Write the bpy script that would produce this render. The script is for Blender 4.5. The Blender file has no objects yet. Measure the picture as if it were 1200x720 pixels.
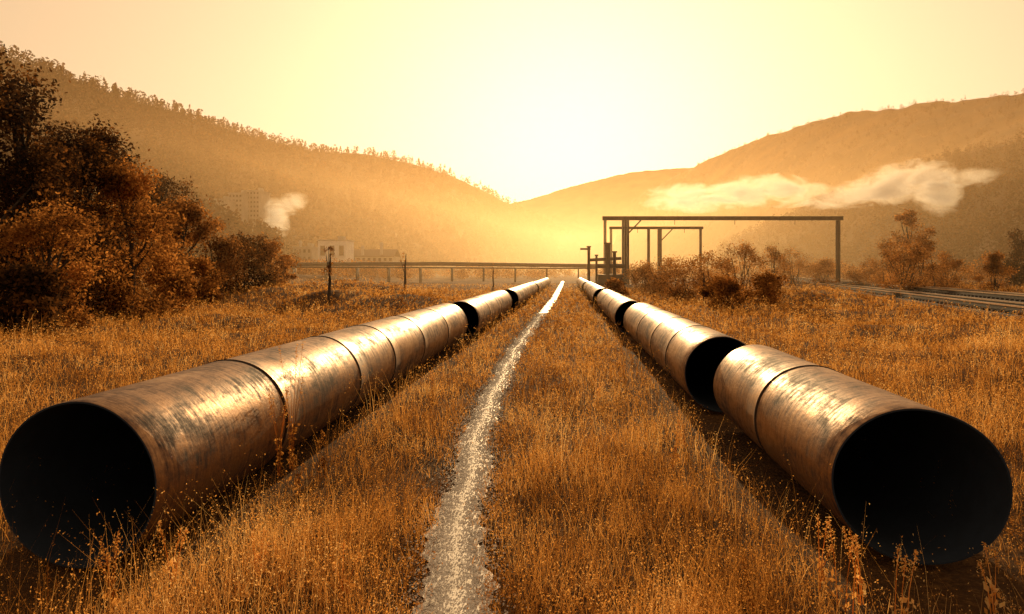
import bpy, math, numpy as np
from mathutils import Vector
rng = np.random.default_rng(7)
scene = bpy.context.scene
scene.view_settings.view_transform = 'Standard'
scene.view_settings.look = 'None'
scene.view_settings.exposure = 0

# ------------------------------------------------------------ camera
TH = math.radians(4.13)
CT, ST = math.cos(TH), math.sin(TH)
EYE = 2.2
def at(u, d):
    """survey point: tangent offset u from the view bearing, at depth d -> world x,y"""
    return d*(u*CT-ST), d*(u*ST+CT)
cam = bpy.data.cameras.new("camera")
cam.lens = 27; cam.sensor_width = 36; cam.shift_y = -0.035
cam.clip_end = 8000; cam.clip_start = 0.05
co = bpy.data.objects.new("camera", cam)
co.location = (0, 0, EYE); co.rotation_euler = (math.radians(90), 0, TH)
scene.collection.objects.link(co); scene.camera = co

# ------------------------------------------------------------ light
SUN_EL = math.radians(10.5)
SUN_AZ = math.radians(0.6)
sdir = Vector((math.sin(SUN_AZ)*math.cos(SUN_EL), math.cos(SUN_AZ)*math.cos(SUN_EL), math.sin(SUN_EL)))
sl = bpy.data.lights.new("sun", 'SUN'); sl.energy = 5; sl.angle = math.radians(0.5)
sl.color = (1.0, 0.59, 0.25)
so = bpy.data.objects.new("sun", sl); so.rotation_euler = sdir.to_track_quat('Z', 'Y').to_euler()
so.location = (0, 0, 50)
scene.collection.objects.link(so)
w = bpy.data.worlds.new("World"); scene.world = w; w.use_nodes = True
nt = w.node_tree; nt.nodes.clear()
sky = nt.nodes.new('ShaderNodeTexSky'); sky.sky_type = 'NISHITA'; sky.sun_disc = False
sky.sun_elevation = SUN_EL; sky.sun_rotation = SUN_AZ
sky.dust_density = 5.0; sky.air_density = 1.0; sky.ozone_density = 0.5
bw = nt.nodes.new('ShaderNodeRGBToBW')
pw = nt.nodes.new('ShaderNodeMath'); pw.operation = 'POWER'; pw.inputs[1].default_value = 0.38
tint = nt.nodes.new('ShaderNodeMix'); tint.data_type = 'RGBA'; tint.blend_type = 'MULTIPLY'
tint.inputs[0].default_value = 1.0; tint.inputs[7].default_value = (4.0, 2.68, 1.5, 1)
bg = nt.nodes.new('ShaderNodeBackground'); bg.inputs[1].default_value = 0.12
ow = nt.nodes.new('ShaderNodeOutputWorld')
L = nt.links.new
L(sky.outputs[0], bw.inputs[0]); L(bw.outputs[0], pw.inputs[0]); L(pw.outputs[0], tint.inputs[6])
L(tint.outputs[2], bg.inputs[0]); L(bg.outputs[0], ow.inputs[0])

# ------------------------------------------------------------ materials
def new_mat(name):
    m = bpy.data.materials.new(name); m.use_nodes = True
    t = m.node_tree; b = t.nodes['Principled BSDF']
    return m, t, b
def N(t, typ, **kw):
    n = t.nodes.new(typ)
    for k, v in kw.items(): setattr(n, k, v)
    return n
def noise(t, scale, detail=5, rough=0.6, vec=None):
    n = t.nodes.new('ShaderNodeTexNoise'); n.inputs['Scale'].default_value = scale
    n.inputs['Detail'].default_value = detail; n.inputs['Roughness'].default_value = rough
    if vec is not None: t.links.new(vec, n.inputs['Vector'])
    return n
def ramp(t, src, stops):
    r = t.nodes.new('ShaderNodeValToRGB')
    e = r.color_ramp.elements
    while len(e) < len(stops): e.new(0.5)
    for i, (p, c) in enumerate(stops):
        e[i].position = p; e[i].color = (*c, 1) if len(c) == 3 else c
    t.links.new(src, r.inputs[0]); return r
def geo_pos(t, scale=(1, 1, 1)):
    g = t.nodes.new('ShaderNodeNewGeometry'); m = t.nodes.new('ShaderNodeMapping')
    m.inputs['Scale'].default_value = scale
    t.links.new(g.outputs['Position'], m.inputs['Vector']); return m.outputs[0]
def simple(name, c1, c2, scale=3, rough=0.7, metal=0.0, bump=0.2):
    m, t, b = new_mat(name)
    n = noise(t, scale, 6, 0.65, geo_pos(t))
    r = ramp(t, n.outputs[0], [(0.35, c1), (0.65, c2)])
    t.links.new(r.outputs[0], b.inputs['Base Color'])
    b.inputs['Roughness'].default_value = rough; b.inputs['Metallic'].default_value = metal
    if bump > 0:
        bm = t.nodes.new('ShaderNodeBump'); bm.inputs['Strength'].default_value = bump
        t.links.new(n.outputs[0], bm.inputs['Height']); t.links.new(bm.outputs[0], b.inputs['Normal'])
    return m
def leafy(name, cols, patch_scale, transl=0.5, tcol_gain=1.6, island=0.45, patch=1.3):
    m, t, b = new_mat(name)
    t.nodes.remove(b)
    g = t.nodes.new('ShaderNodeNewGeometry')
    n = noise(t, patch_scale, 3, 0.6, g.outputs['Position'])
    add = N(t, 'ShaderNodeMath', operation='MULTIPLY_ADD')
    add.inputs[1].default_value = island
    t.links.new(g.outputs['Random Per Island'], add.inputs[0])
    sub = N(t, 'ShaderNodeMath', operation='MULTIPLY_ADD'); sub.inputs[1].default_value = patch; sub.inputs[2].default_value = 0.5-patch/2-island/2
    t.links.new(n.outputs[0], sub.inputs[0]); t.links.new(sub.outputs[0], add.inputs[2])
    r = ramp(t, add.outputs[0], cols)
    df = t.nodes.new('ShaderNodeBsdfDiffuse'); t.links.new(r.outputs[0], df.inputs[0])
    tr = t.nodes.new('ShaderNodeBsdfTranslucent')
    mul = N(t, 'ShaderNodeMix', data_type='RGBA', blend_type='MULTIPLY'); mul.inputs[0].default_value = 1
    mul.inputs[7].default_value = (tcol_gain, tcol_gain, tcol_gain, 1)
    t.links.new(r.outputs[0], mul.inputs[6]); t.links.new(mul.outputs[2], tr.inputs[0])
    mx = t.nodes.new('ShaderNodeMixShader'); mx.inputs[0].default_value = transl
    t.links.new(df.outputs[0], mx.inputs[1]); t.links.new(tr.outputs[0], mx.inputs[2])
    t.links.new(mx.outputs[0], t.nodes['Material Output'].inputs['Surface'])
    return m

M_grass = leafy("dry_grass", [(0.12, (0.12, 0.045, 0.012)), (0.42, (0.48, 0.215, 0.045)), (0.68, (0.78, 0.40, 0.10)), (0.95, (0.86, 0.60, 0.26))], 0.6, 0.6, 1.15, 0.5, 2.1)
M_leaf = leafy("autumn_foliage", [(0.15, (0.014, 0.012, 0.012)), (0.5, (0.05, 0.025, 0.011)), (0.9, (0.22, 0.09, 0.022))], 0.5, 0.45)
M_bush = leafy("shrub_foliage", [(0.15, (0.05, 0.022, 0.009)), (0.5, (0.24, 0.10, 0.024)), (0.9, (0.6, 0.28, 0.07))], 0.6, 0.5)
M_forest = leafy("forest_foliage", [(0.15, (0.016, 0.011, 0.007)), (0.5, (0.055, 0.026, 0.01)), (0.9, (0.18, 0.08, 0.022))], 0.02, 0.3)
M_bark = simple("bark", (0.03, 0.02, 0.012), (0.07, 0.045, 0.03), 6, 0.9)
M_hill = simple("hillside", (0.04, 0.023, 0.011), (0.12, 0.06, 0.02), 0.03, 0.95, 0, 0.5)
M_hill2 = simple("grass_hillside", (0.05, 0.028, 0.013), (0.2, 0.1, 0.033), 0.02, 0.95, 0, 0.5)
M_dark = simple("dark_steel", (0.02, 0.018, 0.018), (0.06, 0.04, 0.028), 2, 0.6, 0.3)
M_rail = simple("rail_steel", (0.5, 0.36, 0.24), (0.7, 0.54, 0.4), 3, 0.3, 0.9, 0.0)
M_wood = simple("sleeper_wood", (0.025, 0.018, 0.014), (0.06, 0.04, 0.025), 4, 0.95)
M_ballast = simple("ballast", (0.02, 0.013, 0.009), (0.09, 0.05, 0.026), 7, 1.0, 0, 1.0)
M_white = simple("white_render", (0.65, 0.6, 0.55), (0.8, 0.78, 0.74), 0.5, 0.8)
M_conc = simple("concrete", (0.22, 0.2, 0.18), (0.34, 0.31, 0.28), 0.4, 0.85)
M_glass = simple("window_glass", (0.03, 0.03, 0.035), (0.05, 0.05, 0.055), 1, 0.15)
M_stone = simple("gravel_stone", (0.4, 0.36, 0.31), (0.85, 0.81, 0.75), 30, 0.5)

# ground soil
M_soil, t, b = new_mat("meadow_soil")
p = geo_pos(t)
n1 = noise(t, 0.35, 6, 0.65, p); n2 = noise(t, 14, 6, 0.7, p); n3 = noise(t, 0.05, 4, 0.6, p)
mx = N(t, 'ShaderNodeMath', operation='MULTIPLY_ADD'); mx.inputs[1].default_value = 0.5
t.links.new(n2.outputs[0], mx.inputs[0])
hf = N(t, 'ShaderNodeMath', operation='MULTIPLY'); hf.inputs[1].default_value = 0.5
t.links.new(n1.outputs[0], hf.inputs[0]); t.links.new(hf.outputs[0], mx.inputs[2])
r = ramp(t, mx.outputs[0], [(0.32, (0.03, 0.017, 0.011)), (0.5, (0.12, 0.056, 0.02)), (0.68, (0.38, 0.19, 0.058))])
mm = N(t, 'ShaderNodeMix', data_type='RGBA', blend_type='MULTIPLY'); mm.inputs[0].default_value = 0.7
r3 = ramp(t, n3.outputs[0], [(0.35, (0.5, 0.5, 0.5)), (0.65, (1.2, 1.2, 1.2))])
t.links.new(r.outputs[0], mm.inputs[6]); t.links.new(r3.outputs[0], mm.inputs[7])
t.links.new(mm.outputs[2], b.inputs['Base Color']); b.inputs['Roughness'].default_value = 0.95
b.inputs['Specular IOR Level'].default_value = 0.1
bm = t.nodes.new('ShaderNodeBump'); bm.inputs['Strength'].default_value = 0.9; bm.inputs['Distance'].default_value = 0.15
t.links.new(n2.outputs[0], bm.inputs['Height']); t.links.new(bm.outputs[0], b.inputs['Normal'])

# path
M_path, t, b = new_mat("gravel_path")
p = geo_pos(t)
n1 = noise(t, 70, 4, 0.75, p); n2 = noise(t, 3.5, 5, 0.7, p)
mx = N(t, 'ShaderNodeMath', operation='MULTIPLY_ADD'); mx.inputs[1].default_value = 0.65
t.links.new(n1.outputs[0], mx.inputs[0])
hf = N(t, 'ShaderNodeMath', operation='MULTIPLY'); hf.inputs[1].default_value = 0.35
t.links.new(n2.outputs[0], hf.inputs[0]); t.links.new(hf.outputs[0], mx.inputs[2])
r = ramp(t, mx.outputs[0], [(0.39, (0.10, 0.07, 0.05)), (0.475, (0.48, 0.42, 0.35)), (0.58, (0.86, 0.82, 0.76))])
t.links.new(r.outputs[0], b.inputs['Base Color']); b.inputs['Roughness'].default_value = 0.58
b.inputs['Specular IOR Level'].default_value = 0.5
bm = t.nodes.new('ShaderNodeBump'); bm.inputs['Strength'].default_value = 0.35; bm.inputs['Distance'].default_value = 0.004
t.links.new(n1.outputs[0], bm.inputs['Height']); t.links.new(bm.outputs[0], b.inputs['Normal'])

# pipe steel
def pipe_mat(name):
    m, t, b = new_mat(name)
    tc = t.nodes.new('ShaderNodeNewGeometry')
    mp = t.nodes.new('ShaderNodeMapping'); mp.inputs['Scale'].default_value = (1.6, 0.6, 1.6)
    t.links.new(tc.outputs['Position'], mp.inputs['Vector'])
    n1 = noise(t, 1.5, 8, 0.72, mp.outputs[0])
    mp2 = t.nodes.new('ShaderNodeMapping'); mp2.inputs['Scale'].default_value = (1.0, 5.0, 1.0)
    t.links.new(tc.outputs['Position'], mp2.inputs['Vector'])
    n2 = noise(t, 3.0, 8, 0.75, mp2.outputs[0])
    n3 = noise(t, 22, 4, 0.7, tc.outputs['Position'])
    a = N(t, 'ShaderNodeMath', operation='MULTIPLY_ADD'); a.inputs[1].default_value = 0.42
    h = N(t, 'ShaderNodeMath', operation='MULTIPLY'); h.inputs[1].default_value = 0.58
    t.links.new(n1.outputs[0], h.inputs[0]); t.links.new(n2.outputs[0], a.inputs[0]); t.links.new(h.outputs[0], a.inputs[2])
    c = ramp(t, a.outputs[0], [(0.42, (0.035, 0.015, 0.009)), (0.465, (0.13, 0.055, 0.022)), (0.53, (0.27, 0.145, 0.066)), (0.63, (0.46, 0.29, 0.155))])
    t.links.new(c.outputs[0], b.inputs['Base Color'])
    ro = ramp(t, a.outputs[0], [(0.41, (0.75,)*3), (0.51, (0.47,)*3), (0.65, (0.35,)*3)])
    t.links.new(ro.outputs[0], b.inputs['Roughness'])
    me = ramp(t, a.outputs[0], [(0.44, (0.15,)*3), (0.54, (0.85,)*3)])
    t.links.new(me.outputs[0], b.inputs['Metallic'])
    bm = t.nodes.new('ShaderNodeBump'); bm.inputs['Strength'].default_value = 0.35; bm.inputs['Distance'].default_value = 0.02
    s = N(t, 'ShaderNodeMath', operation='MULTIPLY_ADD'); s.inputs[1].default_value = 0.4
    t.links.new(n3.outputs[0], s.inputs[0]); t.links.new(a.outputs[0], s.inputs[2])
    t.links.new(s.outputs[0], bm.inputs['Height']); t.links.new(bm.outputs[0], b.inputs['Normal'])
    return m
M_pipe = pipe_mat("weathered_pipe_steel")
M_inner = simple("pipe_inner_shade", (0.005, 0.011, 0.024), (0.01, 0.019, 0.038), 4, 0.95)  # near-black navy: the shade inside the pipes is put into this colour
M_seam = simple("weld_seam", (0.02, 0.012, 0.01), (0.06, 0.03, 0.018), 12, 0.8)

# ------------------------------------------------------------ mesh helpers
def mesh_np(name, V, F, mats, midx=None, smooth=False, loc=(0, 0, 0)):
    V = np.asarray(V, np.float32); F = np.asarray(F, np.int32)
    me = bpy.data.meshes.new(name)
    me.vertices.add(len(V)); me.vertices.foreach_set('co', V.ravel())
    k = F.shape[1]
    me.loops.add(F.size); me.loops.foreach_set('vertex_index', F.ravel())
    me.polygons.add(len(F)); me.polygons.foreach_set('loop_start', np.arange(0, F.size, k, dtype=np.int32))
    me.polygons.foreach_set('loop_total', np.full(len(F), k, np.int32))
    for m in mats: me.materials.append(m)
    if midx is not None: me.polygons.foreach_set('material_index', np.asarray(midx, np.int32))
    me.polygons.foreach_set('use_smooth', np.full(len(F), smooth, bool))
    me.update(calc_edges=True); me.validate()
    o = bpy.data.objects.new(name, me); o.location = loc
    scene.collection.objects.link(o); return o
class Build:
    def __init__(s): s.V = []; s.F = []; s.M = []; s.n = 0
    def add(s, V, F, m=0):
        V = np.asarray(V, float).reshape(-1, 3); F = np.asarray(F, int).reshape(-1, 4)
        s.V.append(V); s.F.append(F + s.n); s.M.append(np.full(len(F), m)); s.n += len(V)
    def box(s, c, size, m=0, rot=0.0):
        x, y, z = [v/2 for v in size]
        P = np.array([[-x,-y,-z],[x,-y,-z],[x,y,-z],[-x,y,-z],[-x,-y,z],[x,-y,z],[x,y,z],[-x,y,z]])
        cr, sr = math.cos(rot), math.sin(rot)
        Q = P.copy(); Q[:, 0] = P[:, 0]*cr-P[:, 1]*sr; Q[:, 1] = P[:, 0]*sr+P[:, 1]*cr
        s.add(Q+np.array(c), [[0,3,2,1],[4,5,6,7],[0,1,5,4],[1,2,6,5],[2,3,7,6],[3,0,4,7]], m)
    def tube(s, pts, rad, sides=8, m=0, cap=True):
        pts = np.asarray(pts, float); n = len(pts); rad = np.broadcast_to(rad, (n,))
        V = []
        for i in range(n):
            d = pts[min(i+1, n-1)]-pts[max(i-1, 0)]; d /= np.linalg.norm(d)+1e-9
            a = np.cross(d, [0.13, 0.21, 1.0]) if abs(d[2]) < 0.95 else np.cross(d, [1.0, 0.1, 0])
            a /= np.linalg.norm(a); b2 = np.cross(d, a)
            for k in range(sides):
                an = 2*math.pi*k/sides
                V.append(pts[i]+rad[i]*(math.cos(an)*a+math.sin(an)*b2))
        F = []
        for i in range(n-1):
            for k in range(sides):
                F.append([i*sides+k, i*sides+(k+1) % sides, (i+1)*sides+(k+1) % sides, (i+1)*sides+k])
        if cap:
            for i0 in (0, (n-1)*sides):
                for k in range(1, sides-2, 2):
                    F.append([i0, i0+k, i0+k+1, i0+k+2])
        s.add(V, F, m)
    def obj(s, name, mats, smooth=False, loc=(0, 0, 0)):
        return mesh_np(name, np.concatenate(s.V), np.concatenate(s.F), mats, np.concatenate(s.M), smooth, loc)

def leaf_quads(P, size, r=rng, flat=0.0):
    n = len(P)
    a = r.normal(size=(n, 3)); a /= np.linalg.norm(a, axis=1)[:, None]
    c = r.normal(size=(n, 3)); b2 = np.cross(a, c); b2 /= np.linalg.norm(b2, axis=1)[:, None]
    s = (np.broadcast_to(size, (n,))*r.uniform(0.6, 1.3, n))[:, None]
    V = np.stack([P-a*s, P-b2*s*0.5, P+a*s, P+b2*s*0.5], 1).reshape(-1, 3)
    return V, np.arange(4*n).reshape(n, 4)

# ------------------------------------------------------------ terrain
def sstep(x, a, b2):
    q = np.clip((x-a)/(b2-a), 0, 1); return q*q*(3-2*q)
def wob(x, y, f, s=0.0):
    return (np.sin(x*f*1.0+1.3+s)*np.cos(y*f*0.83+0.7-s)+0.6*np.sin(x*f*1.9-y*f*1.3+2.1+s)+0.4*np.sin(x*f*3.1+y*f*2.7+s*2))/2.0
TX0, TY0, TX1, TY1 = 17.6, 22.0, 56.0, 225.0
TL = math.hypot(TX1-TX0, TY1-TY0); TUX, TUY = (TX1-TX0)/TL, (TY1-TY0)/TL
def track_off(x, y): return (x-TX0)*TUY-(y-TY0)*TUX
def height(x, y):
    x = np.asarray(x, float); y = np.asarray(y, float)
    off = sstep(-x, 6.0, 14.0)+sstep(x, 5.0, 12.0)
    off = off*(1-np.exp(-((track_off(x, y)-1.8)/6.5)**4))
    h = off*(0.42*wob(x, y, 0.17)+0.2*wob(x, y, 0.5, 2.0))*sstep(y, -5, 12)
    h += 0.35*sstep(x-0.13*np.maximum(y, 0), 7.0, 13.0)          # railway terrace
    h += 0.9*np.exp(-(((x+20)/7)**2+((y-62)/7)**2))+0.9*np.exp(-(((x+15)/4)**2+((y-50)/5)**2))
    h += 0.7*np.exp(-(((x+9.5)/2.5)**2+((y-46)/5)**2))
    h += 1.2*sstep(-x-0.1*y, 18, 40)
    tr = sstep(y, 3.0, 5.0)*(1-sstep(y, 95, 120))
    h -= tr*(0.15*np.exp(-((x+3.72)/0.8)**4)+0.08*np.exp(-((x-2.55)/0.75)**4))   # pipeline trenches
    return h
g = np.linspace(-1, 1, 421)
gx = np.sinh(g*7.0)/math.sinh(7.0)*4000
gy = np.sinh(g*6.3)/math.sinh(6.3)*4000+15
X, Y = np.meshgrid(gx, gy, indexing='ij'); Z = height(X, Y)
nn = len(g); idx = np.arange(nn*nn).reshape(nn, nn)
F = np.stack([idx[:-1, :-1], idx[1:, :-1], idx[1:, 1:], idx[:-1, 1:]], -1).reshape(-1, 4)
mesh_np("ground", np.stack([X, Y, Z], -1).reshape(-1, 3), F, [M_soil], smooth=True)

# path
PY = np.array([-6, 0, 4.9, 7.0, 11.5, 21.5, 40, 62, 116, 170])
PX = np.array([-0.6, -0.6, -0.73, -0.98, -1.28, -1.46, -1.3, -1.05, -1.0, -1.0])
PW = np.array([.29, .28, .25, .20, .18, .19, .22, .25, .3, .3])
def path_x(y):
    return (np.interp(y-1.2, PY, PX)+np.interp(y, PY, PX)*2+np.interp(y+1.2, PY, PX))/4
ys = np.concatenate([np.arange(-6, 30, 0.04), np.arange(30, 170, 0.6)])
def edge_noise(y, s):
    return 1+0.12*np.sin(y*2.1+s)+0.10*np.sin(y*5.3+s*2)+0.09*np.sin(y*11.9+s*3)+0.08*np.sin(y*27+s)
cx = path_x(ys)+0.03*np.sin(ys*1.7)
wl = np.interp(ys, PY, PW)*edge_noise(ys, 0.3); wr = np.interp(ys, PY, PW)*edge_noise(ys, 2.3)
rows = []
for k, f in enumerate([-1, -0.5, 0, 0.5, 1]):
    xx = cx+np.where(f < 0, wl, wr)*f
    rows.append(np.stack([xx, ys, height(xx, ys)+0.006+0.012*(1-abs(f))], -1))
Vp = np.stack(rows, 1).reshape(-1, 3); m5 = np.arange(len(ys)*5).reshape(-1, 5)
Fp = np.stack([m5[:-1, :-1], m5[:-1, 1:], m5[1:, 1:], m5[1:, :-1]], -1).reshape(-1, 4)
mesh_np("footpath", Vp, Fp, [M_path], smooth=True)
# loose gravel
n = 30000
gyv = np.exp(rng.uniform(math.log(3), math.log(40), n)); gxv = path_x(gyv)+0.03*np.sin(gyv*1.7)+rng.normal(0, 0.16, n)
base = np.array([[1,0,0],[0,1,0],[-1,0,0],[0,-1,0],[0,0,.8],[0,0,-.8]], float)
sz = rng.uniform(0.003, 0.010, n)*(1+gyv/25)
V = base[None]*sz[:, None, None]*rng.uniform(0.6, 1.3, (n, 6, 1))
ang = rng.uniform(0, 6.28, n); ca, sa = np.cos(ang)[:, None], np.sin(ang)[:, None]
V = np.stack([V[..., 0]*ca-V[..., 1]*sa, V[..., 0]*sa+V[..., 1]*ca, V[..., 2]], -1)
V += np.stack([gxv, gyv, np.full(n, 0.014)], -1)[:, None]
fb = np.array([[0,1,4],[1,2,4],[2,3,4],[3,0,4],[1,0,5],[2,1,5],[3,2,5],[0,3,5]])
mesh_np("gravel", V.reshape(-1, 3), (fb[None]+6*np.arange(n)[:, None, None]).reshape(-1, 3), [M_stone])

# ------------------------------------------------------------ pipelines
def pipe(y0, y1, x, seams=(), cut=0.0, zc=0.57, seed=0, res=72, r=0.6):
    prof = []
    pts = [(y0+0.012, r, 0)]
    prev = y0+0.012
    for s in sorted(seams)+[y1]:
        nseg = max(2, int((s-prev)/0.4))
        for k in range(1, nseg):
            pts.append((prev+(s-prev)*k/nseg, r, 0))
        if s != y1:
            pts += [(s-0.04, r+0.005, 0), (s-0.03, r-0.02, 2), (s+0.022, r-0.02, 2), (s+0.03, r+0.014, 0), (s+0.075, r+0.010, 0), (s+0.09, r, 0)]
        prev = s+(0.09 if s != y1 else 0)
    pts.append((y1, r, 0))
    mid = y1-0.6  # plug disc added inside the far end to keep sun out of the bore
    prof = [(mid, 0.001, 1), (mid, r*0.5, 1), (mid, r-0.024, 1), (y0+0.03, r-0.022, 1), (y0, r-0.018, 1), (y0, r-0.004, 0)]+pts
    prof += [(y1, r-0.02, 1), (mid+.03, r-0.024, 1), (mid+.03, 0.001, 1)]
    V = []; Mi = []
    for (yy, ra, mi) in prof:
        for k in range(res):
            a = 2*math.pi*k/res
            q = ra*(1+0.007*math.sin(2*a+yy*0.3)+0.004*math.sin(5*a+yy*1.1+seed))
            cx_, cz = q*math.cos(a), q*math.sin(a)
            sh = cut*math.exp(-(yy-y0)/0.8)*(-cx_)
            V.append((cx_, yy+sh-y0, cz))
    F = []
    for i in range(len(prof)-1):
        for k in range(res):
            F.append([i*res+k, i*res+(k+1) % res, (i+1)*res+(k+1) % res, (i+1)*res+k])
            Mi.append(prof[i+1][2] if prof[i+1][2] != 0 or prof[i][2] == 0 else prof[i][2])
    o = mesh_np("steel_pipe", V, F, [M_pipe, M_inner, M_seam], Mi, True, (x, y0, zc))
    o.data.set_sharp_from_angle(angle=math.radians(40))
    return o
pipe(5.7, 24.0, -3.80, (8.4, 11.5, 13.9, 16.8, 20.2), cut=0.03, seed=1, r=0.655, zc=0.54)
pipe(25.3, 40.5, -3.55, (29, 34), seed=2, r=0.63)
pipe(42.5, 70, -3.30, (50, 60), seed=3, zc=0.6)
pipe(71, 120, -3.2, (80, 92), seed=4)
pipe(6.05, 11.1, 2.67, (8.62,), cut=0.25, seed=5, zc=0.56)
pipe(12.3, 25.5, 2.44, (14.6, 17.2, 20.5), seed=6, zc=0.57)
pipe(27.0, 44, 2.25, (32, 38), seed=7)
pipe(45.5, 74, 2.1, (55, 64), seed=8, zc=0.61)
pipe(76, 120, 2.0, (90, 105), seed=9, zc=0.6)

# ------------------------------------------------------------ grass
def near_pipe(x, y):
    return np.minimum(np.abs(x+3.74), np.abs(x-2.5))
def on_track(x, y):
    off = track_off(x, y)
    return (off > -2.4) & (off < 6.2)
def spots(n, dmin, dmax, umax, r):
    d = np.exp(r.uniform(math.log(dmin), math.log(dmax), n)); u = r.uniform(-umax, umax, n)
    x = d*(u*CT-ST); y = d*(u*ST+CT)
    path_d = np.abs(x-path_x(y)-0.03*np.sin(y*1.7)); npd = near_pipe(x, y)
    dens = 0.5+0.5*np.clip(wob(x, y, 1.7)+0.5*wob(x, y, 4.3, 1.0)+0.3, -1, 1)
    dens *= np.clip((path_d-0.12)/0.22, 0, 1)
    dens *= np.where((x > -4) & (x < 2.8), np.clip((npd-0.62)/0.75, 0.16, 1), np.where(npd < 1.1, 0.4, 1.0))  # grass thinned beside the pipes: bare dark soil stands in for shadow there
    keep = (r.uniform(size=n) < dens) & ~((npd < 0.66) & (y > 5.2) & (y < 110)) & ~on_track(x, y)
    return x[keep], y[keep], d[keep], path_d[keep]
def hmod(x, y, pd): return (0.9+0.5*wob(x, y, 0.9, 3.0)+0.4*wob(x, y, 2.9, 1.0))*np.clip(0.4+(pd-0.15)/0.9, 0.4, 1)
def blades(n, dmin, dmax, hmin, hmax, wid, umax=1.1, seed=1, lean=0.35):
    r = np.random.default_rng(seed)
    x, y, d, pd = spots(n, dmin, dmax, umax, r); m = len(x)
    z = height(x, y)
    hgt = r.uniform(hmin, hmax, m)*hmod(x, y, pd)
    wd = wid*np.maximum(1, d/6)*r.uniform(0.7, 1.4, m)
    an = r.uniform(0, 6.283, m); ca, sa = np.cos(an), np.sin(an)
    la = r.uniform(0, 6.283, m); lm = r.uniform(0.05, lean, m)*hgt
    lx, ly = np.cos(la)*lm, np.sin(la)*lm
    B = np.stack([x, y, z-0.01], -1)
    wv = np.stack([ca*wd, sa*wd, np.zeros(m)], -1)
    mid = B+np.stack([lx*0.35, ly*0.35, hgt*0.55], -1)
    tip = B+np.stack([lx, ly, hgt], -1)
    V = np.stack([B-wv, B+wv, mid+wv*0.75, mid-wv*0.75, tip+wv*0.12, tip-wv*0.12], 1).reshape(-1, 3)
    f = np.array([[0, 1, 2, 3], [3, 2, 4, 5]])
    F = (f[None]+6*np.arange(m)[:, None, None]).reshape(-1, 4)
    return V, F, tip, hgt, d
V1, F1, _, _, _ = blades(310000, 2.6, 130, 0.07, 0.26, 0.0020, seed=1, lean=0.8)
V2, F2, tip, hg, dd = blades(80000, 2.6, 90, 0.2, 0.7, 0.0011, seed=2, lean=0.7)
r2 = np.random.default_rng(5)
k = 5
P = np.repeat(tip, k, 0); hh = np.repeat(hg, k); ddr = np.repeat(dd, k)
P = P+np.stack([r2.normal(0, 0.014, len(P))*(1+ddr/15), r2.normal(0, 0.014, len(P))*(1+ddr/15), -np.abs(r2.normal(0, 0.22, len(P)))*hh], -1)
V3, F3 = leaf_quads(P, 0.0068*np.maximum(1, ddr/7), r2)
# low herbs: sprays of small leaves
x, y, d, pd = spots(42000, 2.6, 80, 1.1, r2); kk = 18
hh = r2.uniform(0.1, 0.45, len(x))*hmod(x, y, pd)
q = r2.uniform(0.2, 1, (len(x), kk)); a = r2.uniform(0, 6.28, (len(x), kk)); rad = q*hh[:, None]*0.5*r2.uniform(0.2, 1, q.shape)
P = np.stack([x[:, None]+np.cos(a)*rad, y[:, None]+np.sin(a)*rad, height(x, y)[:, None]+q*hh[:, None]], -1).reshape(-1, 3)
V4, F4 = leaf_quads(P, 0.0085*np.maximum(1, np.repeat(d, kk)/8), r2)
V = np.concatenate([V1, V2, V3, V4]); F = np.concatenate([F1, F2+len(V1), F3+len(V1)+len(V2), F4+len(V1)+len(V2)+len(V3)])
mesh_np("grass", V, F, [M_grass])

# ------------------------------------------------------------ trees / shrubs
def tree(name, x, y, H, W, seed, nleaf, lsize, mat, crown0=0.15, nclump=26, trunk=True, lean=0.0):
    r = np.random.default_rng(seed); B = Build()
    z0 = float(height(x, y))-0.1
    tr = H*0.022+0.03
    top = np.array([lean*H, r.normal(0, 0.03)*H, H*0.85])
    if trunk:
        ts = np.linspace(0, 1, 7)
        pts = np.array([top*q+np.array([r.normal(0, .012)*H, r.normal(0, .012)*H, 0])*(q > 0) for q in ts])
        B.tube(pts, tr*(1-0.85*ts)+0.01, 8, 0)
    cents = []
    for i in range(nclump):
        q = r.uniform(crown0, 1.0)
        prof = math.sin(math.pi*min(1, max(0.0, (q-crown0)/(1-crown0)*0.80+0.16)))**0.7
        a = r.uniform(0, 6.283); rad = W/2*prof*r.uniform(0.25, 1.0)
        c = np.array([math.cos(a)*rad+lean*H*q, math.sin(a)*rad, H*q*0.95])
        cents.append((c, W*r.uniform(0.09, 0.19)))
        if i % 2 == 0:
            s0 = max(0.08, q-0.28)
            st = top*s0 if trunk else np.array([r.normal(0, .06)*W, r.normal(0, .06)*W, 0.0])
            mid = (st+c)/2+np.array([0, 0, -0.04*H]) if trunk else (st+c)/2
            B.tube([st, mid, c], [tr*0.45, tr*0.28, tr*0.08], 5, 0)
    per = nleaf//nclump; Ps = []
    for c, rad in cents:
        q = r.normal(size=(per, 3)); q /= np.linalg.norm(q, axis=1)[:, None]
        q *= (r.uniform(size=per)**0.45)[:, None]*rad*np.array([1.15, 1.15, 0.85])
        q += r.normal(0, 0.25*rad, (per, 3))
        Ps.append(c+q)
    P = np.concatenate(Ps); P[:, 2] = np.maximum(P[:, 2], 0.1)
    V, F = leaf_quads(P, lsize, r); B.add(V, F, 1)
    return B.obj(name, [M_bark, mat], False, (x, y, z0))
def put(name, px, d, H, W, seed, nleaf, ls, mat, **kw):
    x, y = at((px-600)/900, d); return tree(name, x, y, H, W, seed, nleaf, ls, mat, **kw)
put("broadleaf_tree", -70, 27, 11.0, 7.0, 10, 18000, 0.09, M_leaf, nclump=46)
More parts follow.
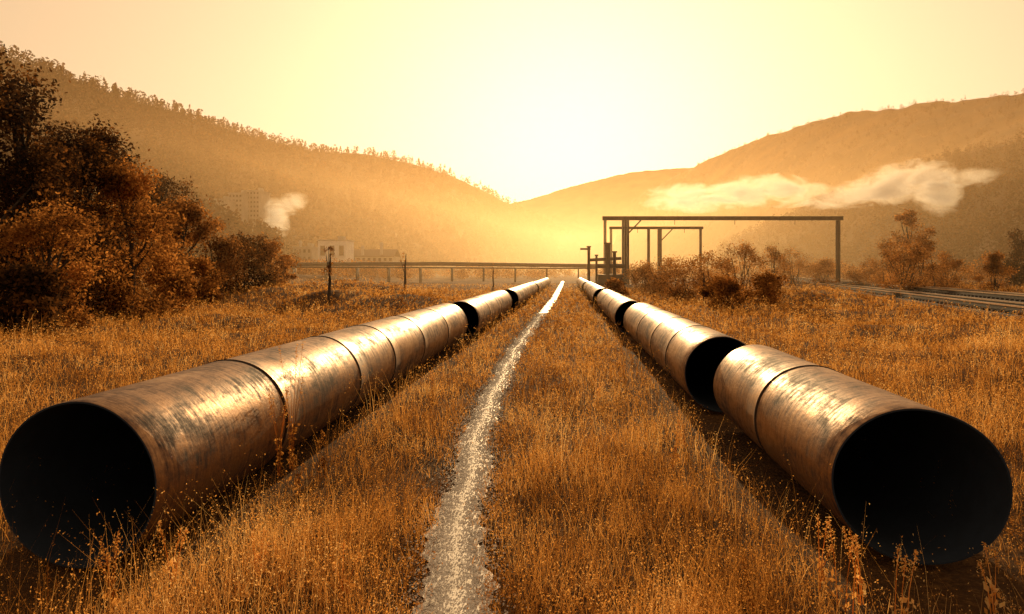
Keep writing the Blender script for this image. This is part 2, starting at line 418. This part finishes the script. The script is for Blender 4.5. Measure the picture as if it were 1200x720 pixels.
put("broadleaf_tree", 25, 31, 10.2, 6.2, 11, 22000, 0.09, M_leaf, nclump=50, crown0=0.05)
put("broadleaf_tree", 85, 37, 9.4, 5.5, 12, 18000, 0.10, M_leaf, nclump=44, crown0=0.05)
put("broadleaf_tree", 150, 37, 7.6, 5.6, 13, 18000, 0.09, M_bush, nclump=44, crown0=0.04)
put("broadleaf_tree", 55, 27, 4.6, 4.6, 14, 9000, 0.075, M_bush, nclump=26, crown0=0.03)
put("broadleaf_tree", 120, 50, 11.0, 7, 15, 10000, 0.13, M_leaf, nclump=36)
put("broadleaf_tree", 215, 58, 7.6, 5.4, 16, 9000, 0.13, M_bush, nclump=32, crown0=0.05)
put("broadleaf_tree", 190, 70, 11, 8, 17, 9000, 0.15, M_leaf, nclump=36)
for i, (px, d, H, W) in enumerate([(250, 60, 6.6, 5.5), (285, 63, 4.6, 5.5), (312, 66, 4.8, 4.6), (195, 42, 2.6, 3.6), (30, 24, 2.2, 3.2), (330, 75, 3.8, 3), (235, 52, 3.0, 4)]):
    put("shrub", px, d, H, W, 30+i, 5500, 0.11, M_leaf if i in (1, 4) else M_bush, crown0=0.02, nclump=22, trunk=False)
for i, (px, d, H, W) in enumerate([(775, 75, 3.4, 4.5), (800, 62, 3.6, 4.5), (835, 66, 3.8, 5), (870, 72, 5.0, 5), (905, 85, 5.0, 5), (755, 85, 3.0, 4), (930, 100, 5.0, 5),
        (1060, 66, 4.6, 4.6), (1085, 70, 5.0, 4.8), (1165, 64, 3.6, 2.8), (1040, 80, 5.0, 4.4), (1110, 76, 3.6, 4), (720, 60, 1.7, 2.4), (900, 48, 2.0, 3.0), (850, 44, 1.8, 2.6), (1020, 90, 3.2, 5), (965, 100, 3.4, 5)]):
    put("shrub", px, d, H, W, 50+i, 4500, 0.085, M_bush, crown0=0.02, nclump=26, trunk=False)
put("broadleaf_tree", 1065, 95, 10, 5.5, 80, 5000, 0.14, M_bush, nclump=24, crown0=0.25)
put("broadleaf_tree", 1190, 90, 7, 5.5, 81, 5000, 0.14, M_leaf, nclump=24, crown0=0.15)
put("young_tree", 385, 46, 3.7, 1.3, 90, 260, 0.06, M_bush, nclump=12, crown0=0.55)
put("young_tree", 475, 62, 3.7, 0.7, 91, 90, 0.07, M_bush, nclump=6, crown0=0.4)
put("young_tree", 578, 78, 3.2, 0.5, 92, 50, 0.07, M_bush, nclump=5, crown0=0.5)
put("young_tree", 825, 50, 2.6, 0.5, 93, 50, 0.06, M_bush, nclump=5, crown0=0.4)

# foreground weeds
def weed(x, y, H, seed, z0=None, spread=0.12, stems=5):
    r = np.random.default_rng(seed); B = Build(); z = float(height(x, y)) if z0 is None else z0
    for i in range(stems):
        a = r.uniform(0, 6.28); l = r.uniform(0.2, 1)*spread; h = H*r.uniform(0.6, 1)
        p0 = np.array([r.normal(0, .02), r.normal(0, .02), 0]); p2 = p0+np.array([math.cos(a)*l, math.sin(a)*l, h]); p1 = (p0+p2)/2+np.array([-math.cos(a)*l*.2, -math.sin(a)*l*.2, 0])
        B.tube([p0, p1, p2], [0.004, 0.003, 0.0015], 5, 0)
        m = 60; q = r.uniform(0.72, 1.03, m)[:, None]
        P = p0+(p2-p0)*q+r.normal(0, 0.016, (m, 3))*(1.15-q)*3.2
        V, F = leaf_quads(P, 0.009, r); B.add(V, F, 0)
        m = 8; q = r.uniform(0.1, 0.7, m)[:, None]
        V, F = leaf_quads(p0+(p1-p0)*q*1.4+r.normal(0, 0.02, (m, 3)), 0.03, r); B.add(V, F, 0)
    return B.obj("weed_plant", [M_grass], False, (x, y, z))
for i, (px, d, H) in enumerate([(130, 5.1, .62), (200, 5.4, .5), (60, 4.9, .45), (992, 5.0, .75), (1008, 5.2, .6), (960, 5.4, .5), (1060, 4.9, .5), (405, 5.1, .4), (880, 5.0, .35), (1165, 5.1, .5),
        (505, 12.5, .75), (800, 9.5, .5), (350, 7.5, .5), (380, 8.2, .5), (700, 13, .5), (790, 8.5, .5), (300, 5.5, .35)]):
    x, y = at((px-600)/900, d); weed(x, y, H, 200+i, stems=3 if i > 0 else 5)
weed(-3.08, 8.05, 1.1, 300, z0=0.0, spread=0.22, stems=5)
weed(-3.06, 8.35, 1.45, 301, z0=0.0, spread=0.25, stems=6)

# ------------------------------------------------------------ hills
def hill(name, ridge, basel, mat, ntree, th, amp=4.0, seed=0, pexp=1.15, conif=0.5, zb=0.0):
    r = np.random.default_rng(seed)
    ridge = np.array(ridge, float); basel = np.array(basel, float)
    rp = np.array([(*at((a-600)/900, d), EYE+(318-e)/900*d) for a, e, d in ridge])
    bp = np.array([(*at((a-600)/900, d), zb) for a, d in basel])
    s = np.linspace(0, 1, len(rp)); sb = np.linspace(0, 1, len(bp))
    def surf(S, T):
        Rr = np.stack([np.interp(S, s, rp[:, k]) for k in range(3)], -1)
        Bb = np.stack([np.interp(S, sb, bp[:, k]) for k in range(3)], -1)
        P = Bb+(Rr-Bb)*T[..., None]
        tt = np.where(T <= 1, np.clip(T, 0, 1)**pexp, 1-(T-1)*0.6)
        z = Bb[..., 2]-1.5+(Rr[..., 2]-Bb[..., 2]+1.5)*tt
        z += amp*wob(P[..., 0], P[..., 1], 0.045, seed)*np.clip(T*3, 0, 1)*np.clip(1.15-T, 0.12, 1)
        z += amp*0.35*wob(P[..., 0], P[..., 1], 0.13, seed+1)*np.clip(T*3, 0, 1)*np.clip(1.3-T, 0.2, 1)
        P[..., 2] = z; return P
    S, T = np.meshgrid(np.linspace(0, 1, 160), np.linspace(0, 1.5, 70), indexing='ij')
    P = surf(S, T); ii = np.arange(160*70).reshape(160, 70)
    F = np.stack([ii[:-1, :-1], ii[:-1, 1:], ii[1:, 1:], ii[1:, :-1]], -1).reshape(-1, 4)
    mesh_np(name, P.reshape(-1, 3), F, [mat], smooth=True)
    out = []
    if ntree:
        S = r.uniform(0, 1, ntree); T = r.uniform(0.0, 1.04, ntree)
        patch = wob(S*60, T*30, 0.6, seed)
        kp = r.uniform(size=ntree) < np.clip(0.75+patch*0.5, 0.15, 1)
        C = surf(S[kp], T[kp]); m = len(C)
        kk = 34
        con = r.uniform(size=m) < conif
        hh = th*r.uniform(0.45, 1.2, m)
        q = r.uniform(0.05, 1, (m, kk)); a = r.uniform(0, 6.283, (m, kk))
        rc = np.where(con[:, None], (1-q)*0.24+0.02, 0.36*np.sin(np.pi*np.clip(q*0.85+0.12, 0, 1))**0.6*r.uniform(0.4, 1, (m, kk)))
        P = C[:, None]+np.stack([np.cos(a)*rc, np.sin(a)*rc, q*0.95], -1)*hh[:, None, None]
        V, F = leaf_quads(P.reshape(-1, 3), np.repeat(hh*0.105, kk), r)
        out = (V, F)
    return surf, out
forest = []
sL, o = hill("forested_hill", [(-500, 0, 230), (-200, 25, 260), (0, 64, 310), (150, 116, 370), (250, 147, 430), (350, 174, 520), (450, 196, 640), (530, 222, 780), (600, 248, 1000), (660, 275, 1250)],
     [(-500, 75), (-200, 90), (0, 110), (150, 150), (250, 185), (350, 240), (450, 330), (530, 450), (590, 700), (630, 1000)], M_hill, 17000, 6.2, 6, 1, conif=0.5)
forest.append(o)
_, o = hill("forested_hill", [(-500, 60, 130), (-100, 110, 150), (60, 160, 170), (170, 215, 190), (260, 262, 210), (330, 292, 240)],
     [(-500, 60), (-100, 85), (60, 105), (170, 130), (260, 160), (330, 200)], M_hill, 2200, 6.0, 3, 2, conif=0.3)
forest.append(o)
_, o = hill("forested_hill", [(330, 176, 900), (430, 182, 1000), (480, 192, 1050), (530, 207, 1100), (590, 236, 1200), (640, 262, 1400), (680, 285, 1600)],
     [(330, 500), (430, 600), (480, 650), (530, 720), (590, 900), (640, 1100), (680, 1300)], M_hill, 4000, 12, 8, 3, conif=0.7)
forest.append(o)
hill("grassy_hill", [(480, 262, 2200), (560, 248, 2200), (620, 234, 2200), (680, 216, 2200), (740, 202, 2200), (800, 197, 2200), (880, 196, 2200), (1000, 200, 2200)],
     [(480, 1500), (620, 1500), (740, 1500), (800, 1500), (1000, 1500)], M_hill2, 0, 0, 10, 4)
_, o = hill("grassy_hill", [(740, 235, 1150), (790, 207, 1050), (830, 188, 950), (880, 166, 850), (930, 150, 760), (980, 136, 690), (1040, 127, 620), (1100, 120, 570), (1200, 110, 480), (1350, 95, 400), (1600, 80, 330)],
     [(700, 900), (790, 700), (830, 600), (880, 480), (930, 400), (980, 340), (1040, 290), (1100, 250), (1200, 200), (1350, 160), (1600, 130)], M_hill2, 6000, 3.5, 11, 5, conif=0.1)
forest.append(o)
_, o = hill("grassy_hill", [(840, 290, 500), (900, 262, 430), (960, 236, 380), (1020, 212, 340), (1090, 190, 300), (1160, 172, 270), (1250, 155, 240), (1500, 120, 200)],
     [(840, 400), (900, 330), (960, 280), (1020, 240), (1090, 200), (1160, 170), (1250, 140), (1500, 110)], M_hill, 5000, 3.6, 4, 6, conif=0.15)
forest.append(o)
nv = 0; VV = []; FF = []
for V, F in forest:
    VV.append(V); FF.append(F+nv); nv += len(V)
mesh_np("hillside_forest", np.concatenate(VV), np.concatenate(FF), [M_forest])
# tree belt in the valley
r = np.random.default_rng(77)
C = []
for px0, px1, d, n, h in [(330, 640, 230, 160, 5), (200, 480, 180, 120, 5.0), (700, 1000, 190, 130, 5.5), (950, 1300, 130, 90, 4.0), (600, 760, 300, 60, 5)]:
    px = r.uniform(px0, px1, n); dd_ = d*r.uniform(0.85, 1.25, n)
    x, y = at((px-600)/900, dd_)
    for a, b2 in zip(x, y):
        if not -4 < track_off(a, b2) < 8: C.append((a, b2, float(height(a, b2)), h*r.uniform(0.4, 1.0)))
C = np.array(C); kk = 160
q = r.normal(size=(len(C), kk, 3)); q /= np.linalg.norm(q, axis=2)[..., None]; q *= r.uniform(size=(len(C), kk, 1))**0.4
q = q*np.array([0.6, 0.6, 0.48])+np.array([0, 0, 0.46])+r.normal(0, 0.05, q.shape)
P = C[:, None, :3]+q*C[:, 3][:, None, None]
V, F = leaf_quads(P.reshape(-1, 3), np.repeat(C[:, 3]*0.06, kk), r)
mesh_np("hedgerow", V, F, [M_bush])

# ------------------------------------------------------------ steel gantries
def gantry(px0, px1, d, ytop, posts, bt=0.45, depth=1.6):
    B = Build()
    x0, y0 = at((px0-600)/900, d); x1, y1 = at((px1-600)/900, d)
    zt = EYE+(318-ytop)/900*d; dx, dy = x1-x0, y1-y0; Lg = math.hypot(dx, dy); rot = math.atan2(dy, dx)
    cx_, cy_ = (x0+x1)/2, (y0+y1)/2
    B.box((cx_, cy_, zt), (Lg, 0.36, 0.07), 0, rot); B.box((cx_, cy_, zt-bt), (Lg, 0.36, 0.07), 0, rot)
    B.box((cx_, cy_, zt-bt/2), (Lg-0.02, 0.06, bt-0.074), 0, rot)
    k = int(Lg/2)
    for i in range(k+1):
        q = i/k; B.box((x0+dx*q*0.998+0.02, y0+dy*q, zt-bt/2), (0.05, 0.3, bt-0.08), 0, rot)
    for pxp, wd, zoff in posts:
        q = (pxp-px0)/(px1-px0); xx, yy = x0+dx*q, y0+dy*q; zg = float(height(xx, yy))-0.3
        H = zt-bt-0.04-zg
        B.box((xx, yy, zg+H/2), (wd*0.3, wd*0.85, H), 0, rot)
        B.box((xx-dx/Lg*wd*0.4, yy-dy/Lg*wd*0.4, zg+H/2-0.01), (wd*0.2, wd, H), 0, rot)
        B.box((xx+dx/Lg*wd*0.4, yy+dy/Lg*wd*0.4, zg+H/2-0.01), (wd*0.2, wd, H), 0, rot)
        B.box((xx, yy, zg+0.5), (wd*1.9, wd*1.9, 0.5), 1, rot)
        if wd > 0.5:
            B.tube([(xx+dx/Lg*0.3, yy+dy/Lg*0.3, zt-bt-1.8), (xx+dx/Lg*2.0, yy+dy/Lg*2.0, zt-bt-0.05)], 0.09, 6, 0)
    for q in (0.3, 0.55, 0.8):
        B.tube([(x0+dx*q, y0+dy*q, zt-bt), (x0+dx*q, y0+dy*q, zt-bt-0.6)], 0.04, 5, 0)
    return B.obj("steel_gantry", [M_dark, M_conc])
gantry(706, 988, 100, 254, [(709, 0.35, 0), (733, 0.85, 0), (982, 0.45, 0)])
gantry(714, 824, 122, 266, [(716, 0.35, 0), (760, 0.4, 0), (773, 0.6, 0), (821, 0.35, 0)], bt=0.35)

# elevated transfer pipeline across the valley
B = Build(); d = 150
x0, y0 = at((330-600)/900, d); x1, y1 = at((700-600)/900, d)
zt = EYE+8/900*d
B.tube([(x0, y0, zt), ((x0+x1)/2, (y0+y1)/2, zt+0.1), (x1, y1, zt-0.3)], 0.38, 12, 0)
B.tube([(x0, y0+1, zt-0.5), (x1, y1+1, zt-0.8)], 0.16, 8, 0)
for i in range(10):
    q = (i+0.4)/10; xx, yy = x0+(x1-x0)*q, y0+(y1-y0)*q; zg = float(height(xx, yy))
    for s_ in (-0.6, 0.6): B.box((xx, yy+s_, (zt-0.9+zg)/2-0.1), (0.25, 0.25, zt-0.9-zg+0.2), 0)
    B.box((xx, yy, zt-0.82), (0.3, 1.9, 0.22), 0)
B.obj("elevated_pipeline", [M_dark], True)

# valve station near the gantry
B = Build()
def pz(px, yy, d): x, y = at((px-600)/900, d); return np.array([x, y, EYE+(318-yy)/900*d])
d = 95
for px, yt, rr_ in [(690, 290, .18), (712, 286, .3), (720, 296, .22), (699, 300, .14)]:
    top = pz(px, yt, d); B.tube([(top[0], top[1], 0), tuple(top)], rr_, 10, 0)
    B.tube([(top[0], top[1], top[2]-0.02), (top[0], top[1], top[2]+0.15)], rr_*1.6, 10, 0)
a, b2 = pz(680, 292, d), pz(692, 292, d); B.tube([a, b2], 0.12, 8, 0)
a, b2 = pz(690, 305, d), pz(728, 303, d); B.tube([a, b2], 0.2, 8, 0)
a, b2 = pz(700, 312, d), pz(732, 312, d); B.tube([a, b2], 0.28, 8, 0)
c = pz(716, 316, d); B.box((c[0], c[1], 1.0), (3.2, 2.2, 1.6), 0)
B.obj("valve_station", [M_dark])

# ------------------------------------------------------------ railway
B = Build()
for k, off in enumerate((0.0, 3.9)):
    nx, ny = TUY, -TUX; ux, uy = TUX, TUY; Lg = TL
    rot = math.atan2(uy, ux); z = 0.42+0.16*k
    cx_, cy_ = (TX0+TX1)/2+nx*off, (TY0+TY1)/2+ny*off
    Vb = []
    for q in (-Lg/2, Lg/2):
        for o_, zz in ((-2.3, z-0.6), (-1.4, z-0.02), (1.4, z-0.02), (2.2, z-0.5)):
            Vb.append((cx_+ux*q+nx*o_, cy_+uy*q+ny*o_, zz))
    B.add(Vb, [[0, 4, 5, 1], [1, 5, 6, 2], [2, 6, 7, 3]], 2)
    for s_ in (-0.72, 0.72):
        B.box((cx_+nx*s_, cy_+ny*s_, z+0.27), (Lg, 0.10, 0.07), 0, rot)
        B.box((cx_+nx*s_, cy_+ny*s_, z+0.17), (Lg, 0.03, 0.13), 1, rot)
        B.box((cx_+nx*s_, cy_+ny*s_, z+0.09), (Lg, 0.18, 0.03), 1, rot)
    ns = int(Lg/0.75)
    for i in range(ns):
        q = -Lg/2+(i+0.5)*0.75
        B.box((cx_+ux*q, cy_+uy*q, z+0.02), (0.24, 2.5, 0.11), 1, rot)
B.obj("railway_track", [M_rail, M_wood, M_ballast])

# ------------------------------------------------------------ buildings
def block(name, px, d, yb, wpx, hpx, dep, mat, fl=3, cols=5, roof='flat'):
    x, y = at((px-600)/900, d); W = wpx/900*d; H = hpx/900*d; z0 = EYE+(318-yb)/900*d
    e = bpy.data.objects.new(name, None); scene.collection.objects.link(e); e.location = (x, y, z0)
    B = Build(); B.box((0, 0, H/2-3), (W, dep, H+6), 0); o = B.obj("walls", [mat]); o.parent = e
    B = Build()
    if roof == 'flat':
        B.box((0, 0, H+0.2), (W+0.5, dep+0.5, 0.4), 0)
        B.box((W*0.2, 0, H+1.0), (W*0.2, dep*0.3, 1.2), 0)
    else:
        a, b2 = W/2+0.4, dep/2+0.4
        B.add([(-a, -b2, H), (a, -b2, H), (a, 0, H+dep*.25), (-a, 0, H+dep*.25), (-a, b2, H), (a, b2, H), (-a, -b2, H-.2), (a, -b2, H-.2), (-a, b2, H-.2), (a, b2, H-.2)],
              [[0, 1, 2, 3], [3, 2, 5, 4], [6, 7, 1, 0], [4, 5, 9, 8]])
    o = B.obj("roof", [M_conc if roof == 'flat' else M_dark]); o.parent = e
    B = Build()
    for i in range(fl):
        for j in range(cols):
            wx = -W/2+W*(j+0.5)/cols; wz = H*(i+0.55)/fl
            B.box((wx, -dep/2-0.02, wz), (W/cols*0.5, 0.1, H/fl*0.45), 0)
            B.box((wx, -dep/2-0.06, wz-H/fl*0.25), (W/cols*0.6, 0.2, 0.12), 1)
    o = B.obj("windows", [M_glass, M_conc]); o.parent = e
    return e
block("apartment_building", 262, 262, 262, 18, 26, 10, M_conc, 5, 4)
block("apartment_building", 283, 270, 262, 16, 33, 10, M_conc, 6, 4)
block("apartment_building", 303, 275, 262, 15, 36, 10, M_conc, 7, 4)
block("white_warehouse", 394, 250, 308, 33, 25, 9, M_white, 1, 3)
block("factory_building", 360, 262, 308, 22, 17, 10, M_conc, 2, 4)
block("factory_building", 440, 262, 309, 50, 8, 10, M_conc, 1, 8, 'gable')
B = Build()
for px, yt in ((352, 282), (425, 288), (447, 284)):
    x, y = at((px-600)/900, 258); z = EYE+(318-yt)/900*258
    B.tube([(x, y, 0), (x, y, z)], [0.6, 0.45], 12, 0); B.tube([(x, y, z-1), (x, y, z-0.4)], 0.65, 12, 0)
B.obj("factory_chimneys", [M_conc], True)

# ------------------------------------------------------------ haze and steam
m = bpy.data.materials.new("haze_air"); m.use_nodes = True; t = m.node_tree; t.nodes.clear()
vs = t.nodes.new('ShaderNodeVolumeScatter'); vs.inputs['Color'].default_value = (1.0, 0.68, 0.36, 1)
vs.inputs['Density'].default_value = 0.00125; vs.inputs['Anisotropy'].default_value = 0.55
o_ = t.nodes.new('ShaderNodeOutputMaterial'); t.links.new(vs.outputs[0], o_.inputs['Volume'])
B = Build(); B.box((0, 1250, 21), (5000, 2400, 68), 0)
B.obj("valley_haze", [m])

def steam_mat(dens):
    m = bpy.data.materials.new("steam"); m.use_nodes = True; t = m.node_tree; t.nodes.clear()
    tc = t.nodes.new('ShaderNodeTexCoord')
    ln = N(t, 'ShaderNodeVectorMath', operation='LENGTH'); t.links.new(tc.outputs['Object'], ln.inputs[0])
    g = t.nodes.new('ShaderNodeNewGeometry')
    mp = t.nodes.new('ShaderNodeMapping'); mp.inputs['Scale'].default_value = (0.6, 0.7, 1.3)
    t.links.new(g.outputs['Position'], mp.inputs['Vector'])
    n = noise(t, 0.2, 4, 0.68, mp.outputs[0]); n.inputs['Distortion'].default_value = 0.8
    a = N(t, 'ShaderNodeMath', operation='MULTIPLY_ADD'); a.inputs[1].default_value = -0.42
    t.links.new(ln.outputs['Value'], a.inputs[0]); t.links.new(n.outputs[0], a.inputs[2])
    mr = t.nodes.new('ShaderNodeMapRange'); mr.inputs[1].default_value = 0.10; mr.inputs[2].default_value = 0.55
    mr.inputs[3].default_value = 0; mr.inputs[4].default_value = dens
    t.links.new(a.outputs[0], mr.inputs[0])
    vs = t.nodes.new('ShaderNodeVolumeScatter'); vs.inputs['Color'].default_value = (1, 0.96, 0.9, 1); vs.inputs['Anisotropy'].default_value = 0.6
    t.links.new(mr.outputs[0], vs.inputs['Density'])
    o_ = t.nodes.new('ShaderNodeOutputMaterial'); t.links.new(vs.outputs[0], o_.inputs['Volume'])
    return m
bpy.ops.mesh.primitive_ico_sphere_add(subdivisions=3, radius=1.0)
tmp = bpy.context.object; puff_me = tmp.data; puff_me.name = "puff"; puff_me.materials.append(steam_mat(0.28))
bpy.data.objects.remove(tmp)
def steam(parts, d):
    x, y = at((parts[0][0]-600)/900, d)
    e = bpy.data.objects.new("steam_cloud", None); scene.collection.objects.link(e); e.location = (x, y, EYE+(318-parts[0][1])/900*d)
    for px, yy, wp, hp, tl in parts:
        xx, y2 = at((px-600)/900, d)
        o = bpy.data.objects.new("puff", puff_me); scene.collection.objects.link(o); o.parent = e
        o.location = (xx-x, y2-y, (318-yy)/900*d+EYE-e.location.z)
        o.scale = (wp/900*d, max(hp, 14)/900*d, hp/900*d); o.rotation_euler = (0, -tl, 0)
steam([(810, 232, 66, 19, 0.0), (880, 225, 66, 22, 0.12), (930, 226, 44, 18, 0.1)], 240)
steam([(1000, 228, 72, 17, 0.15), (1056, 214, 66, 26, 0.2), (1096, 224, 36, 27, -0.8), (1142, 208, 38, 13, 0.1)], 230)
steam([(323, 256, 14, 27, 0.2), (338, 240, 26, 14, 0.3)], 240)
